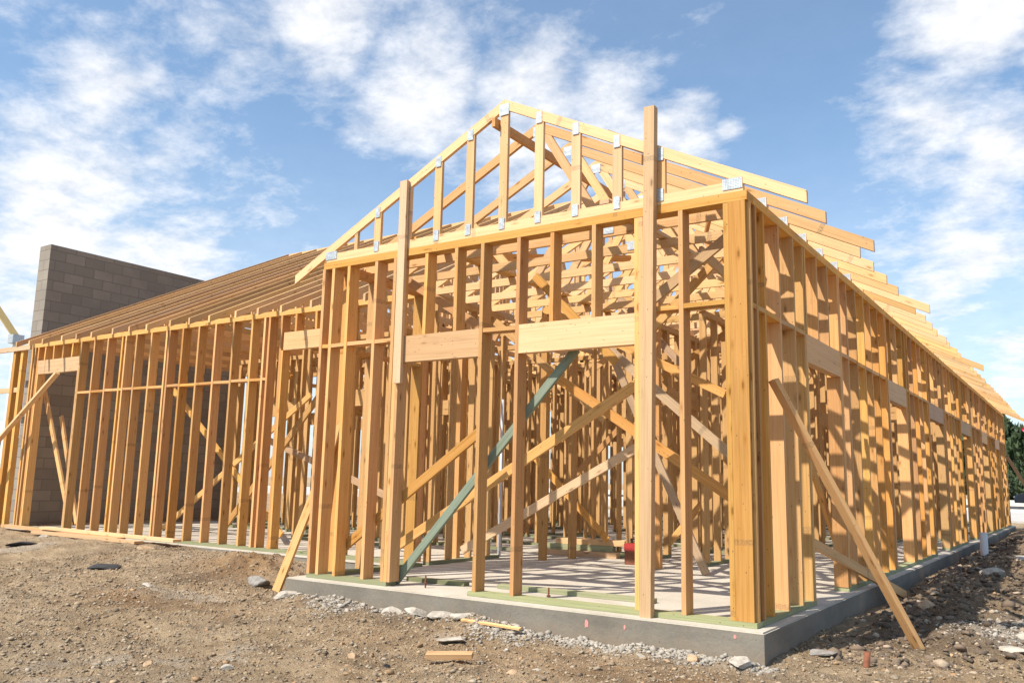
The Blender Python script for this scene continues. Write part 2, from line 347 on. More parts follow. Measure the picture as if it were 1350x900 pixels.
def gz(x, y):
    x = np.asarray(x, float); y = np.asarray(y, float)
    base = -.235-.07*sst(-1.0, -5.0, y)
    wing = -.205+.155*sst(-1.6, 1.0, y); base = base+(wing-base)*sst(-4.6, -6.6, x)*(1-sst(5, 9, -y))
    right = -.26+.16*sst(1.0, 4.5, y)+.05*sst(5, 13, y); base = base+(right-base)*sst(.0, .5, x)*sst(-.8, .6, y)
    far = sst(14, 40, np.abs(y)+np.abs(x)*.5); base = base*(1-far)+(-.12)*far
    amp = 1-.8*sst(20, 45, np.hypot(x, y))
    rgh = .11*fbm(x, y, .55, 3, 3)+.085*fbm(x, y, 1.7, 5, 11, .62)+.078*fbm(x, y, 8, 4, 23, .78)
    clod = sst(.15, .9, x)*(1-sst(3.2, 5, x))*sst(.2, 1.4, y)*(1-sst(20, 26, y))
    rgh = rgh+clod*(.30*np.abs(fbm(x, y, 2.0, 4, 41, .6))+.16*np.abs(fbm(x, y, 6, 4, 51, .65)) -.055)
    # heap of loose orange dirt by the left foot of the front wall
    heap = .16*np.exp(-(((x+6.1)/.75)**2+((y-.55)/.38)**2)); rgh = rgh+heap*(1+2.2*fbm(x, y, 5, 4, 77, .7))
    heap2 = .30*np.exp(-(((x-1.5)/.8)**2+((y-11.5)/3.2)**2)); rgh = rgh+heap2*(1+2.0*fbm(x, y, 2.5, 4, 78, .7))
    # shallow wheel ruts
    rgh = rgh-.05*np.exp(-((y+1.9+.12*(x+5)+.25*fbm(x, y, .4, 2, 5))/.16)**2)
    edge = .06*np.exp(-((y+.30)/.14)**2)*((x > -4.9) & (x < .2))*(.25+2.2*np.maximum(fbm(x, y, 2.3, 3, 61), 0)*2)
    z = base+amp*rgh+edge*.8
    ins = inside(x, y)
    return np.where(ins, np.minimum(z, -.3), z)
def gz1(x, y): return float(gz(np.array([x]), np.array([y]))[0])

# ------------------------------------------------------------ ground sheet
def axis(lo, hi, f0, f1, fine):
    a = list(np.arange(f0, f1, fine)); s = fine; v = f1
    while v < hi: a.append(v); s *= 1.06; v += s
    a.append(hi); s = fine; v = f0; b = []
    while v > lo: s *= 1.06; v -= s; b.append(max(v, lo))
    return np.array(sorted(set(b))+a)
gx = axis(-900, 900, -8.5, 3.6, .03); gy = axis(-900, 900, -4.3, 3.2, .03)
X, Y = np.meshgrid(gx, gy); Zg = gz(X, Y)
nx, ny = len(gx), len(gy)
me = bpy.data.meshes.new('ground')
verts = np.stack([X.ravel(), Y.ravel(), Zg.ravel()], 1)
idx = np.arange(nx*ny).reshape(ny, nx)
q = np.stack([idx[:-1, :-1], idx[:-1, 1:], idx[1:, 1:], idx[1:, :-1]], -1).reshape(-1, 4)
me.vertices.add(len(verts)); me.vertices.foreach_set('co', verts.astype(np.float32).ravel())
me.loops.add(q.size); me.loops.foreach_set('vertex_index', q.astype(np.int32).ravel())
me.polygons.add(len(q)); me.polygons.foreach_set('loop_start', np.arange(0, q.size, 4, dtype=np.int32)); me.polygons.foreach_set('loop_total', np.full(len(q), 4, dtype=np.int32))
me.update(calc_edges=True); me.validate()
damp_shade = sst(.1, .5, X)*(1-sst(2.2, 3.4, X))*sst(.6, 1.5, Y)*(.8+1.3*fbm(X, Y, 1.4, 3, 9)) \
     + 1.0*np.clip(sst(.10, .22, fbm(X+9, Y, .8, 4, 15)), 0, 1)*.75*(X < 0) + .8*np.exp(-(((X+6.2)/.9)**2+((Y-.0)/.25)**2))  # strip right of the house carries its shade as colour; other patches damp
at = me.attributes.new('damp_and_shade', 'FLOAT', 'POINT'); at.data.foreach_set('value', np.clip(damp_shade, 0, 1).astype(np.float32).ravel())
clay = np.exp(-(((X+6.1)/.95)**2+((Y-.45)/.5)**2)*1.2)*1.3+.75*np.exp(-(((X+5.6)/.7)**2+((Y+1.4)/.35)**2))+.6*np.exp(-(((X+.4)/1.6)**2+((Y+1.0)/.5)**2))
lm = np.exp(-((Y+.28)/.15)**2)*((X > -4.9) & (X < .25))*np.clip(.35+3.2*fbm(X, X*0, 1.1, 3, 88)+1.2*fbm(X, Y, 6, 4, 91)+.4*(X > -1.9), 0, 1)
lm = lm+np.exp(-(((X-1.45)/.35)**2+((Y-2.3)/.4)**2))*.9+sst(.13, .2, fbm(X+3, Y, 1.1, 4, 33))*.45*(Y < 1.3)*(X < -2)
at = me.attributes.new('lime', 'FLOAT', 'POINT'); at.data.foreach_set('value', np.clip(lm, 0, 1).astype(np.float32).ravel())
at = me.attributes.new('clay', 'FLOAT', 'POINT'); at.data.foreach_set('value', np.clip(clay*(.7+1.4*fbm(X, Y, 2.2, 4, 19)), 0, 1).astype(np.float32).ravel())
me.shade_smooth()
tag(obj('ground', me, None, DIRT), 'bare rutted dirt of the building site', None, None, 'structure')

# loose gravel and small clods: nobody could count it
def gravel(n, fx):
    ico = bmesh.new(); bmesh.ops.create_icosphere(ico, subdivisions=1, radius=1); ico.verts.ensure_lookup_table()
    bv = np.array([v.co[:] for v in ico.verts]); bf = np.array([[v.index for v in f.verts] for f in ico.faces]); ico.free()
    x, y, s, c = fx(n); n = len(x); z = gz(x, y)
    V = bv[None]*(1+rng.uniform(-.55, .40, (n, len(bv), 1)))
    sc = np.stack([s*rng.uniform(.7, 1.5, n), s*rng.uniform(.7, 1.3, n), s*rng.uniform(.4, .9, n)], 1)
    V = V*sc[:, None]; a = rng.uniform(0, 6.28, n); ca, sa = np.cos(a)[:, None], np.sin(a)[:, None]
    V = np.stack([V[..., 0]*ca-V[..., 1]*sa, V[..., 0]*sa+V[..., 1]*ca, V[..., 2]], -1)
    V += np.stack([x, y, z+s*.12], 1)[:, None]
    Fs = (bf[None]+(np.arange(n)*len(bv))[:, None, None]).reshape(-1, 3)
    me = bpy.data.meshes.new('gravel'); me.vertices.add(n*len(bv)); me.vertices.foreach_set('co', V.astype(np.float32).ravel())
    me.loops.add(Fs.size); me.loops.foreach_set('vertex_index', Fs.astype(np.int32).ravel())
    me.polygons.add(len(Fs)); me.polygons.foreach_set('loop_start', np.arange(0, Fs.size, 3, dtype=np.int32)); me.polygons.foreach_set('loop_total', np.full(len(Fs), 3, dtype=np.int32))
    me.update(calc_edges=True)
    t = me.attributes.new('tint', 'FLOAT_COLOR', 'POINT'); cc = np.repeat(np.concatenate([c, np.ones((n, 1))], 1), len(bv), 0)
    t.data.foreach_set('color', cc.astype(np.float32).ravel())
    me.materials.append(STONE); return me
PAL = np.array([(.42, .31, .19), (.30, .225, .145), (.40, .315, .215), (.42, .35, .26), (.40, .25, .13), (.20, .15, .10), (.34, .27, .19), (.37, .29, .20)])
def loose(n):
    k = int(n*.8)
    x = np.concatenate([rng.uniform(-9, 3.5, k), rng.uniform(-14, 4.5, n-k)]); y = np.concatenate([rng.uniform(-4.2, 1.5, k), rng.uniform(-4.5, 16, n-k)])
    ok = ~inside(x, y, -.02); x, y = x[ok], y[ok]; n = len(x)
    s = np.clip(rng.lognormal(math.log(.0060), .52, n), .003, .026)
    c = PAL[rng.integers(0, len(PAL), n)]*rng.uniform(.75, 1.2, (n, 1))
    m = 9000; x2 = rng.gamma(2.2, .55, m)+.12; y2 = rng.uniform(.5, 13, m)**1.0; s2 = np.clip(rng.lognormal(math.log(.012), .65, m), .005, .05)
    c2 = np.array([(.15, .108, .075)])*rng.uniform(.5, 1.5, (m, 1)); k = rng.uniform(0, 1, m) < .12; c2[k] = np.array([.46, .36, .26])  # dark brown clods, coloured darker still for the shade along the right wall
    return np.concatenate([x, x2]), np.concatenate([y, y2]), np.concatenate([s, s2]), np.concatenate([c, c2])
tag(obj('gravel', gravel(95000, loose)), 'small loose stones and crumbs scattered over the dirt', 'gravel', None, 'stuff')
def spill(n):
    t = rng.uniform(0, 1, n); x = -4.7+t*4.9; k = fbm(x, x*0, 1.1, 3, 88)
    y = -.17-np.abs(rng.normal(0, .10+.16*(k > 0), n)); keep = rng.uniform(0, 1, n) < (.25+2.6*np.maximum(k, 0)+.4*(x > -1.9)); x, y = x[keep], y[keep]
    m = int(n*.12); x = np.concatenate([x, rng.normal(1.45, .28, m)]); y = np.concatenate([y, rng.normal(2.4, .3, m)])
    s = np.clip(rng.lognormal(math.log(.0055), .6, len(x)), .003, .035); c = np.array([(.44, .40, .34)])*rng.uniform(.7, 1.15, (len(x), 1)); return x, y, s, c
tag(obj('concrete_rubble', gravel(30000, spill)), 'pale crumbled concrete spilled along the foot of the slab', 'rubble', None, 'stuff')

# ------------------------------------------------------------ concrete slab
mb = MB(); top = -.040; bot = -.75
n = len(SLAB)
bm = bmesh.new()
vt = [bm.verts.new((x, y, top)) for x, y in SLAB]; vb = [bm.verts.new((x, y, bot)) for x, y in SLAB]
bm.faces.new(vt).material_index = 0
for i in range(n):
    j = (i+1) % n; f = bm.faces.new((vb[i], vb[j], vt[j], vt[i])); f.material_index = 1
ed = [e for e in bm.edges if all(abs(v.co.z-top) < 1e-5 for v in e.verts)]
bmesh.ops.bevel(bm, geom=ed, offset=.012, segments=2, affect='EDGES')
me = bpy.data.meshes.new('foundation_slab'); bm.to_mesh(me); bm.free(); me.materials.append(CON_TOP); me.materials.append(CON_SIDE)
slab = obj('foundation_slab', me)
tag(slab, 'grey concrete foundation slab under the timber frame', 'slab')

SPRAY = flat('pink_spray_paint', (.62, .25, .22), .8, 0, .3, 40)
for x_, z_, w_, h_ in ((-1.325, -.125, .022, .06), (-.99, -.12, .010, .045), (-.12, -.09, .012, .03)):
    bm = bmesh.new(); vs_ = [bm.verts.new((x_+w_*math.cos(a)*random.uniform(.6, 1.2), -.1325, z_+h_*.6*math.sin(a)*random.uniform(.6, 1.2))) for a in [k*math.tau/9 for k in range(9)]]
    f_ = bm.faces.new(vs_); r_ = bmesh.ops.extrude_face_region(bm, geom=[f_]); bmesh.ops.translate(bm, verts=[v for v in r_['geom'] if isinstance(v, bmesh.types.BMVert)], vec=(0, .01, 0))
    me = bpy.data.meshes.new('paint_mark'); bm.to_mesh(me); bm.free(); obj('paint_mark', me, slab, SPRAY)
# ------------------------------------------------------------ THE TIMBER HOUSE FRAME
house = tag(empty('house_frame'), 'unfinished two gable timber house frame of yellow studs and trusses on a concrete slab', 'house frame')
ST, DP, H = .038, .140, 3.25; HP = H-.076           # stud thickness, stud depth, plate top, underside of plate
def wall(ax, org, a0, a1, inward, fulls, cripples, headers, mids, sills, name='stud_wall', H=H):
    """ax 0: runs along X at y=org; ax 1: runs along Y at x=org. inward = +-1 direction of depth"""
    HPx = H-.076
    def pt(a, d, z): return (a, org+inward*d, z) if ax == 0 else (org+inward*d, a, z)
    wd = (0, 1, 0) if ax == 0 else (1, 0, 0)
    mb = MB()
    for k in range(2):                                  # double top plate, butt jointed
        z0 = HPx+.038*k; a = a0; L_ = 3.6+k*1.1
        while a < a1-.01:
            b = min(a+L_, a1); e = .001*k
            lo = pt(a, e, z0+.0005); hi = pt(b-.002, DP-e, z0+.0375); mb.box([min(p, q) for p, q in zip(lo, hi)], [max(p, q) for p, q in zip(lo, hi)]); a = b; L_ = 4.2
    W = mb.build(name, LUM, house)
    for s0, s1 in sills:
        m = MB(); lo = pt(s0, -.002, -.038); hi = pt(s1, DP+.002, -.0005); m.box([min(p, q) for p, q in zip(lo, hi)], [max(p, q) for p, q in zip(lo, hi)]); m.build('sill_plate', TRT, W)
    for s in fulls: boardobj('stud', pt(s+ST/2, DP/2, 0), pt(s+ST/2, DP/2, HPx), DP, ST, wd, LUM, W, .006)
    for h0, h1, z0, z1 in headers:
        boardobj('header', pt(h0, .045, (z0+z1)/2), pt(h1, .045, (z0+z1)/2), z1-z0, .086, (0, 0, 1), OSB, W)
    for s, z in cripples: boardobj('cripple_stud', pt(s+ST/2, DP/2, z), pt(s+ST/2, DP/2, HPx), DP-.002, ST, wd, LUM, W, .006)
    for m0, m1, z in mids: boardobj('blocking', pt(m0, DP/2, z+random.uniform(-.006, .006)), pt(m1, DP/2, z+random.uniform(-.006, .006)), DP-.006, ST, wd, LUM, W)
    return W
def between(studs, z, skip=()):
    o = []
    s = sorted(studs)
    for a, b in zip(s[:-1], s[1:]):
        if b-a-ST > .06 and not any(a >= k0-.06 and b <= k1+.06 for k0, k1 in skip): o.append((a+ST, b, z))
    return o
HZ0, HZ1 = 2.10, 2.36
# front wall ------------------------------------------------
fs = [-4.650, -4.525, -4.285, -3.900, -3.645, -3.603, -2.552, -2.150, -.925, -.965, -.578, -.197]
fw = wall(0, 0, -4.65, 0, 1, fs, [(-3.24, HZ1), (-2.86, HZ1), (-1.79, HZ1), (-1.37, HZ1)],
          [(-3.565, -2.552, HZ0, HZ1), (-2.112, -.965, HZ0, HZ1)],
          between([-4.285, -3.900, -3.645], HZ1-.02)+[(-4.612, -4.525, HZ1-.02), (-4.487, -4.285, HZ1-.02), (-2.514, -2.15, HZ1-.02), (-.887, -.578, HZ1+.02), (-.54, -.197, HZ1+.02)],
          [(-4.65, -3.565), (-2.60, 0)])
boardobj('stud', (-3.545+.0, .07, 0), (-3.545, .07, HZ0), .138, ST, (0, 1, 0), LUM, fw)
boardobj('stud', (-.088, .019, 0), (-.088, .019, HP), .138, ST, (1, 0, 0), LUM, fw)          # flat corner stud
boardobj('stud', (-.137, .112, 0), (-.137, .112, HP), .05, ST, (0, 1, 0), LUM, fw)
# right wall ------------------------------------------------
RH = [(1.585, 2.86), (5.42, 6.70), (8.72, 10.35), (12.75, 14.35), (16.6, 17.9), (20.0, 21.2)]
rs = [.042, .175, .39]; v = .79
while v < 23.45: rs.append(v); v += .4064
rs += [23.3, 23.425]
full, crip = [], []
for s in rs:
    if any(h0-.02 < s < h1-.03 for h0, h1 in RH): crip.append((s, HZ1))
    else: full.append(s)
extra = []
for h0, h1 in RH: extra += [h0-.038, h1, h1+.038]
full = [s for s in full if all(abs(s-e) > .045 for e in extra)]
rw = wall(1, 0, .141, 23.5, -1, full+extra, crip, [(h0, h1, HZ0, HZ1) for h0, h1 in RH],
          between(full+extra+[.04], HZ1-.01, RH), [(.141, 1.62), (2.83, 8.76), (10.3, 12.8), (14.3, 23.5)])
for h0, h1 in RH: 
    for s in (h0+.019, h1-.019): boardobj('jack_stud', (-.07, s, 0), (-.07, s, HZ0), .136, ST, (1, 0, 0), LUM, rw)
# wing wall -------------------------------------------------
WY = 1.675; WZ = 3.275
ws = [-13.99, -13.9, -13.78, -12.36, -11.95, -11.54, -11.13, -11.02, -10.72, -10.32, -9.91, -9.83, -9.5, -9.1, -8.69, -8.28, -7.87, -7.60, -7.49, -7.24, -5.9, -5.5, -5.1, -4.80, -4.69]
wz0, wz1 = 2.70, 2.95
ww = wall(0, WY, -14.0, -4.65, 1, ws, [(x, wz1) for x in (-13.55, -13.25, -12.95, -12.65, -6.95, -6.55, -6.2)], [(-13.74, -12.36, wz0, wz1), (-7.16, -5.9, wz0, wz1)],
          between([s for s in ws if -12.5 < s < -7.4], 2.315), [(-14.0, -4.79)], H=WZ)
for s in (-13.72, -12.38, -7.183, -5.92): boardobj('jack_stud', (s, WY+.07, 0), (s, WY+.07, wz0), .137, ST, (0, 1, 0), LUM, ww)
# short return wall beside the front gable
sw = wall(1, -4.65, .141, 1.675, 1, [.30, .70, 1.10, 1.50], [], [], between([.26, .70, 1.10, 1.50], 2.32), [(.141, 1.675)])
# all other walls of the place: too many studs to tell apart
PB = MB()
def part(ax, org, a0, a1, skip=(), thick=.089, H=H, base=True):
    HPx = H-.076
    def bx(a, b, z0, z1, d0=0, d1=thick, mi=0):
        if ax == 0: PB.box((a, org+d0, z0), (b, org+d1, z1), mi)
        else: PB.box((org+d0, a, z0), (org+d1, b, z1), mi)
    bx(a0, a1, HPx, HPx+.038); bx(a0+.01, a1-.01, HPx+.0385, H-.001)
    v = a0; segs = []; cur = a0
    for k0, k1 in sorted(skip): segs.append((cur, k0)); cur = k1; bx(k0, k1, HZ0, HZ1, .003, thick-.003); 
    segs.append((cur, a1))
    if base:
        for s0, s1 in segs:
            if s1-s0 > .1: bx(s0, s1, -.038, -.001, -.002, thick+.002, 1)
    while v < a1-ST:
        ins = [k for k in skip if k[0]-.001 < v < k[1]-ST]
        j = random.uniform(-.02, .02)
        if ins: bx(v, v+ST, HZ1, HPx)
        else: bx(v+j*0, v+ST, 0, HPx)
        v += .4064
    for k0, k1 in skip:
        for q in (k0-ST*2-.002, k1+.002): bx(q, q+ST*2, 0, HPx, .002, thick-.002)
part(1, -14.0, 6.8, 14.2, [], .14); part(0, 14.2, -14.0, -10.1, [], .14); part(1, -10.2, 14.35, 23.36, [(17, 19)], .14); part(0, 23.36, -10.2, -.15, [(-7.5, -6), (-3.2, -2.2)], .14)
part(1, -3.0, 3.95, 7.6, [(5.2, 6.2)]); part(1, -2.1, 4.3, 22, [(6, 7), (10, 11.2), (15, 16)]); part(0, 8.1, -9.9, -3.1, [(-8.6, -7.4), (-5.6, -4.2)])
part(0, 11.5, -13.8, -2.2, [(-12, -11), (-8.2, -6.8), (-4.6, -3.6)]); part(1, -6.4, 8.25, 11.4, [(9.3, 10.2)]); part(1, -10.2, 8.3, 14.1, [(9, 10)]); part(0, 15.5, -10, -2.2, [(-6, -5)])
part(1, -5.9, 11.7, 22, [(13, 14), (18, 19)]); part(0, 19.0, -10, -2.2, [(-4, -3)]); part(0, 9.5, -1.95, -.2, [(-1.4, -.6)]); part(0, 13.3, -1.95, -.2, [(-1.4, -.6)]); part(0, 17, -1.95, -.2, [(-1.4, -.6)])
part(0, 4.65, -3.9, -2.95, []); part(1, -4.63, 1.83, 3.3, [])
for q in ((0, 10.0, -9.0, -2.3, [(-7, -6)]), (0, 13.0, -9.9, -2.3, [(-5, -4.2)]), (0, 17.2, -9.9, -2.3, [(-8, -7)]), (0, 21.2, -9.9, -2.3, []), (1, -7.8, 8.3, 22.8, [(12, 12.8)]), (1, -4.3, 8.3, 22.8, [(14, 15)]),
          (1, -1.2, 9.7, 23, [(15, 16)]), (0, 6.4, -2.9, -2.15, []), (0, 20.5, -1.95, -.2, []), (0, 8.6, -13.8, -10.3, [(-12.6, -11.6)]), (1, -9.0, 8.3, 14, []), (1, -12.0, 8.8, 14, [])): part(*q)
for q in ((0, 4.8, -12.2, -9.3, [(-11.2, -10.4)]), (0, 5.15, -12.05, -9.3, []), (0, 6.2, -13.75, -9.3, []), (1, -12.25, 4.95, 6.1, []), (1, -8.3, 4.2, 8, []), (0, 4.4, -8.2, -5, []), (1, -7.4, 5.7, 8, []), (0, 9.1, -13.7, -9.2, []), (1, -9.2, 4.0, 8.0, [(5, 5.9)]), (0, 5.6, -9.1, -5.0, [(-7.6, -6.7)]), (1, -6.6, 3.2, 5.5, []), (0, 3.6, -8.9, -6.7, [(-8.2, -7.4)]), (1, -10.9, 5.6, 8.0, []), (0, 7.2, -9.1, -3.1, [(-5, -4.1)]), (0, 6.9, -13.6, -11, [(-12.8, -12)])): part(*q)
o = PB.build('partition_framing', [LUM, TRT], house); tag(o, None, None, None, 'stuff')
# single interior posts
for x, y, h in ((-3.95, 3.44, H+.06), (-4.93, 2.85, H+.06), (-3.80, 3.95, H), (-2.35, 3.5, H), (-1.25, 5.4, H), (-5.9, 4.2, H)):
    boardobj('post', (x, y, -.04), (x, y, h), .089, .076, (1, 0, 0), LUM, house)

# trusses ---------------------------------------------------
SL = .503; TC = .089; PKZ = 4.566
def truss_mesh(span, peak, tails, webs, fink=True, half=False, zb=H, seg=1):
    """local: u along X (0..span), z up, plane y=0; top edge of chord at heel z=zb+.146"""
    mb = MB(); n = (0, -1, 0); z0 = zb+.146; v = TC*math.sqrt(1+SL*SL)
    def top_(u): return z0+SL*(u if u <= peak else 2*peak-u)
    e1 = span
    u0 = -tails[0]
    mb.prism([(u0, 0, top_(u0)-v), (peak, 0, top_(peak)-v), (peak, 0, top_(peak)), (u0, 0, top_(u0))], n, .038)
    if not half:
        u1 = span+tails[1]; mb.prism([(peak+.001, 0, top_(peak)-v), (u1, 0, top_(u1)-v), (u1, 0, top_(u1)), (peak+.001, 0, top_(peak))], n, .038)
    mb.board((.03, 0, zb+.046), (span-.03, 0, zb+.046), .089, .0355, (0, 0, 1))
    for a, b in webs: mb.board(a, b, .086, .033, (1, 0, 0) if abs(a[0]-b[0]) < abs(a[2]-b[2]) else (0, 0, 1))
    return mb
def finkwebs(span, peak, zb=H, n=2):
    z0 = zb+.146
    t = lambda u: z0+SL*(u if u <= peak else span-u)-.06
    b = zb+.05
    if n == 2: return [((span/3, 0, b), (peak-.03, 0, t(peak))), ((span*2/3, 0, b), (peak+.03, 0, t(peak))), ((span/3, 0, b), (span/4*.9, 0, t(span/4*.9))), ((span*2/3, 0, b), (span*.775, 0, t(span*.775)))]
    o = []
    k = n*2
    for i in range(1, k): u = span*i/k; o.append(((u, 0, b), (u, 0, t(u))))
    for i in range(1, k//2): o.append(((span*i/k, 0, t(span*i/k)), (span*(i+1)/k, 0, b))); o.append(((span*(k-i)/k, 0, t(span*i/k)), (span*(k-i-1)/k, 0, b)))
    return o
def place(name, me, loc, rz, parent=house):
    o = obj(name, me, None, None, Matrix.Translation(loc) @ Matrix.Rotation(rz, 4, 'Z')); o.parent = parent; return o
def plate(parent, x, z, w_, h_, y=-.022, rot=0):
    m = MB(); c = Vector((x, y, z)); X_ = Vector((math.cos(rot), 0, math.sin(rot))); Z_ = Vector((-math.sin(rot), 0, math.cos(rot)))
    m.board(c-Z_*h_/2, c+Z_*h_/2, w_, .0035, X_); return m.build('nail_plate', GALV, parent)
# gable truss at the front, with upright webs
gt = truss_mesh(4.65, 2.325, (.45, .452), []).build('gable_truss', TRS, house); gt.location = (-4.65, .022, 0)
def gtop(x): return H+.146+SL*(2.325-abs(x+2.325))
for x in (-4.20, -3.90, -3.50, -3.11, -2.72, -2.325, -1.93, -1.54, -1.13, -.73):
    wv = .089 if x not in (-4.20,) else .045
    hh = gtop(x)
    o = boardobj('truss_web', (x, .024, H+.06), (x, .024, hh-.05-(.02 if abs(x+2.325) < .01 else 0)), wv, .033, (1, 0, 0), TRS, house); o.parent = gt; o.matrix_parent_inverse = gt.matrix_world.inverted()
    o.matrix_parent_inverse = Matrix.Translation((4.65, -.022, 0))
    if x != -4.20:
        for zz in (H+.085, hh-.075-(.03 if abs(x+2.325) < .01 else 0)):
            pl = plate(gt, x+4.65, zz, .062 if abs(x+2.325) > .01 or zz < 4 else .11, .11)
for x in (-4.55, -.115):
    plate(gt, x+4.65, H+.07, .16, .09, rot=0)
# the common trusses behind it
webs = finkwebs(4.65, 2.325)
tails = {0: .452}; TW = []
for i in range(1, 38):
    y = .61*i+.02
    tl = .45+random.uniform(-.02, .02)
    if i in (2, 7, 16): tl += .24
    if y < 8.1:
        mb = truss_mesh(4.65, 2.325, (.0, tl), [] if i <= 6 else webs); t = mb.build('roof_truss', TRS, house); t.location = (-4.65, y, 0)
        if i <= 6:
            for a, b in ([webs[1]] if i == 1 else [webs[1], webs[2]] if i == 2 else webs[:2]):
                o = boardobj('truss_web', a, b, .086, .033, (1, 0, 0) if abs(a[0]-b[0]) < abs(a[2]-b[2]) else (0, 0, 1), TRS, t)
            plate(t, 2.325, PKZ-.10, .12, .10); plate(t, 3.1, H+.07, .16, .09) if i in (1, 2, 4) else None; plate(t, 4.53, H+.075, .17, .10)
    elif y < 23.6:
        if not TW:
            TW = finkwebs(12.5, 6.25, H, 4)
        t = truss_mesh(12.5, 6.25, (.3, tl), TW).build('roof_truss', TRS, house); t.location = (-12.5, y, 0)
t = truss_mesh(12.5, 6.25, (.3, .55), finkwebs(12.5, 6.25, H, 4)).build('roof_truss', TRS, house); t.location = (-12.5, 23.42, 0)
# wing trusses run front to back
hw = []
zz0 = WZ+.146
for k in range(1, 7): u = 5.85*k/7; hw.append(((u, 0, WZ+.05), (u, 0, zz0+SL*u-.06)))
for k in range(1, 6): hw.append(((5.85*k/7, 0, zz0+SL*5.85*k/7-.06), (5.85*(k+1)/7, 0, WZ+.05)))
hw.append(((5.80, 0, WZ+.05), (5.80, 0, zz0+SL*5.80-.06)))
mh = [truss_mesh(5.85, 5.85, (.30+.03*k, 0), hw, half=True, zb=WZ).mesh('roof_truss', TRS) for k in range(3)]
x = -14.0+.02; i = 0
while x < -4.8:
    o = place('roof_truss', mh[i % 3], (x, WY, 0), R(90)); x += .51; i += 1
    if x > -6.2: o.scale = (1, 1, 1)
# ridge board brace under the peaks of the front trusses, and loose lateral braces
boardobj('scrap_board', (-1.33, .16, 4.05), (-1.10, .66, 4.02), .10, .038, (1, 0, .3), OLD, house)
boardobj('lateral_brace', (-2.405, -.06, 4.33), (-2.405, 7.9, 4.36), .089, .038, (0, 0, 1), LUM, house)
boardobj('lateral_brace', (-1.25, -.0, H+.113), (-1.25, 7.9, H+.113), .089, .034, (1, 0, 0), OLD, house)
boardobj('lateral_brace', (-3.45, .05, H+.113), (-3.45, 7.9, H+.113), .089, .034, (1, 0, 0), LUM, house)
boardobj('lateral_brace', (-13.9, 4.4, WZ+.113), (-4.9, 4.4, WZ+.113), .089, .034, (0, 1, 0), LUM, house)
boardobj('lateral_brace', (-13.9, 7.50, 6.30), (-5.2, 7.50, 6.30), .089, .034, (0, 0, 1), TRS, house)
for a, b in (((-4.45, .20, 3.35), (-2.55, 5.9, 4.38)), ((-.35, .25, 3.37), (-2.2, 4.8, 4.35))):
    boardobj('diagonal_brace', a, b, .089, .036, (0, 0, 1), LUM, house)
for a, b, m_ in (((-4.3, .95, 3.22), (-3.0, .95, 2.45), LUM), ((-2.9, 1.5, 3.22), (-1.9, 1.5, 2.2), LUM), ((-1.2, .8, 2.62), (-.2, .8, 3.30), OLD), ((-1.9, 2.1, 2.5), (-.6, 2.1, 3.7), LUM), ((-3.9, 2.7, 2.4), (-2.9, 2.7, 3.9), LUM),
                 ((-1.6, 3.3, 3.9), (-.5, 3.3, 2.3), LUM), ((-3.4, 3.9, 3.8), (-2.2, 3.9, 2.5), OLD), ((-2.8, 4.6, 2.4), (-1.2, 5.2, 3.6), LUM), ((-.9, 1.3, 3.2), (-.3, 3.4, 2.3), OLD), ((-4.3, 5.2, 2.6), (-3.0, 5.6, 3.7), LUM), ((-6.5, 5.0, 3.0), (-4.5, 5.6, 4.6), LUM), ((-8.8, 4.6, 2.9), (-6.9, 5.2, 4.4), LUM), ((-11.5, 4.4, 4.3), (-9.6, 4.0, 2.7), LUM)):
    boardobj('diagonal_brace', a, b, .089, .037, (0, 0, 1), m_, house)
# tall boards nailed up the face of the front wall
boardobj('upright_board', (-.846, -.040, -.075), (-.790, -.040, 4.10), .092, .072, (1, 0, 0), OLD, house)
boardobj('upright_board', (-3.503, -.026, 1.89), (-3.520, -.026, 3.96), .092, .040, (1, 0, 0), OLD, house)
# diagonal braces nailed inside
BR = [((-4.321, .165, .259), (-2.637, .165, 1.41), LUM), ((-3.95, .5, .25), (-1.167, .5, 1.839), LUM), ((-3.8, 1.5, .20), (-1.5, 1.5, 1.41), OLD), ((-2.40, 1.0, 2.06), (-.40, 1.0, .79), LUM),
 ((-2.137, 1.7, 2.417), (-.60, 1.7, 1.11), OLD), ((-2.84, 3.2, 2.6), (-1.62, 3.2, -.03), OLD), ((-4.7, 4.4, 1.32), (-3.5, 4.4, .2), LUM), ((-11.8, 3.2, .0), (-8.202, 3.2, 2.263), LUM),
 ((-11.1, 2.6, 2.5), (-8.0, 2.6, .1), LUM), ((-8.9, 2.2, .1), (-6.9, 2.2, 2.15), LUM), ((-8.2, 2.4, 1.5), (-5.8, 2.4, .75), OLD), ((-3.2, 2.2, 3.0), (-1.0, 2.2, 1.9), LUM),
 ((-.22, .3, 3.1), (-.22, 3.3, .4), LUM), ((-.2, 3.2, 0.1), (-.2, 6.4, 2.9), LUM), ((-.2, 7, 2.9), (-.2, 10, .2), LUM), ((-4.2, 2.6, 3.0), (-2.6, 2.6, 1.7), LUM),
 ((-3.1, 5.5, .1), (-1.0, 5.5, 2.5), LUM), ((-6.0, 6, .1), (-3.3, 6, 2.6), LUM), ((-13.94, 1.95, 2.45), (-12.6, 1.95, .05), LUM), ((-14.1, 2.4, 2.0), (-13.2, 2.4, .05), LUM)]
for a, b, m in BR:
    boardobj('diagonal_brace', a, b, .089, .037, (0, 0, 1), m, house)
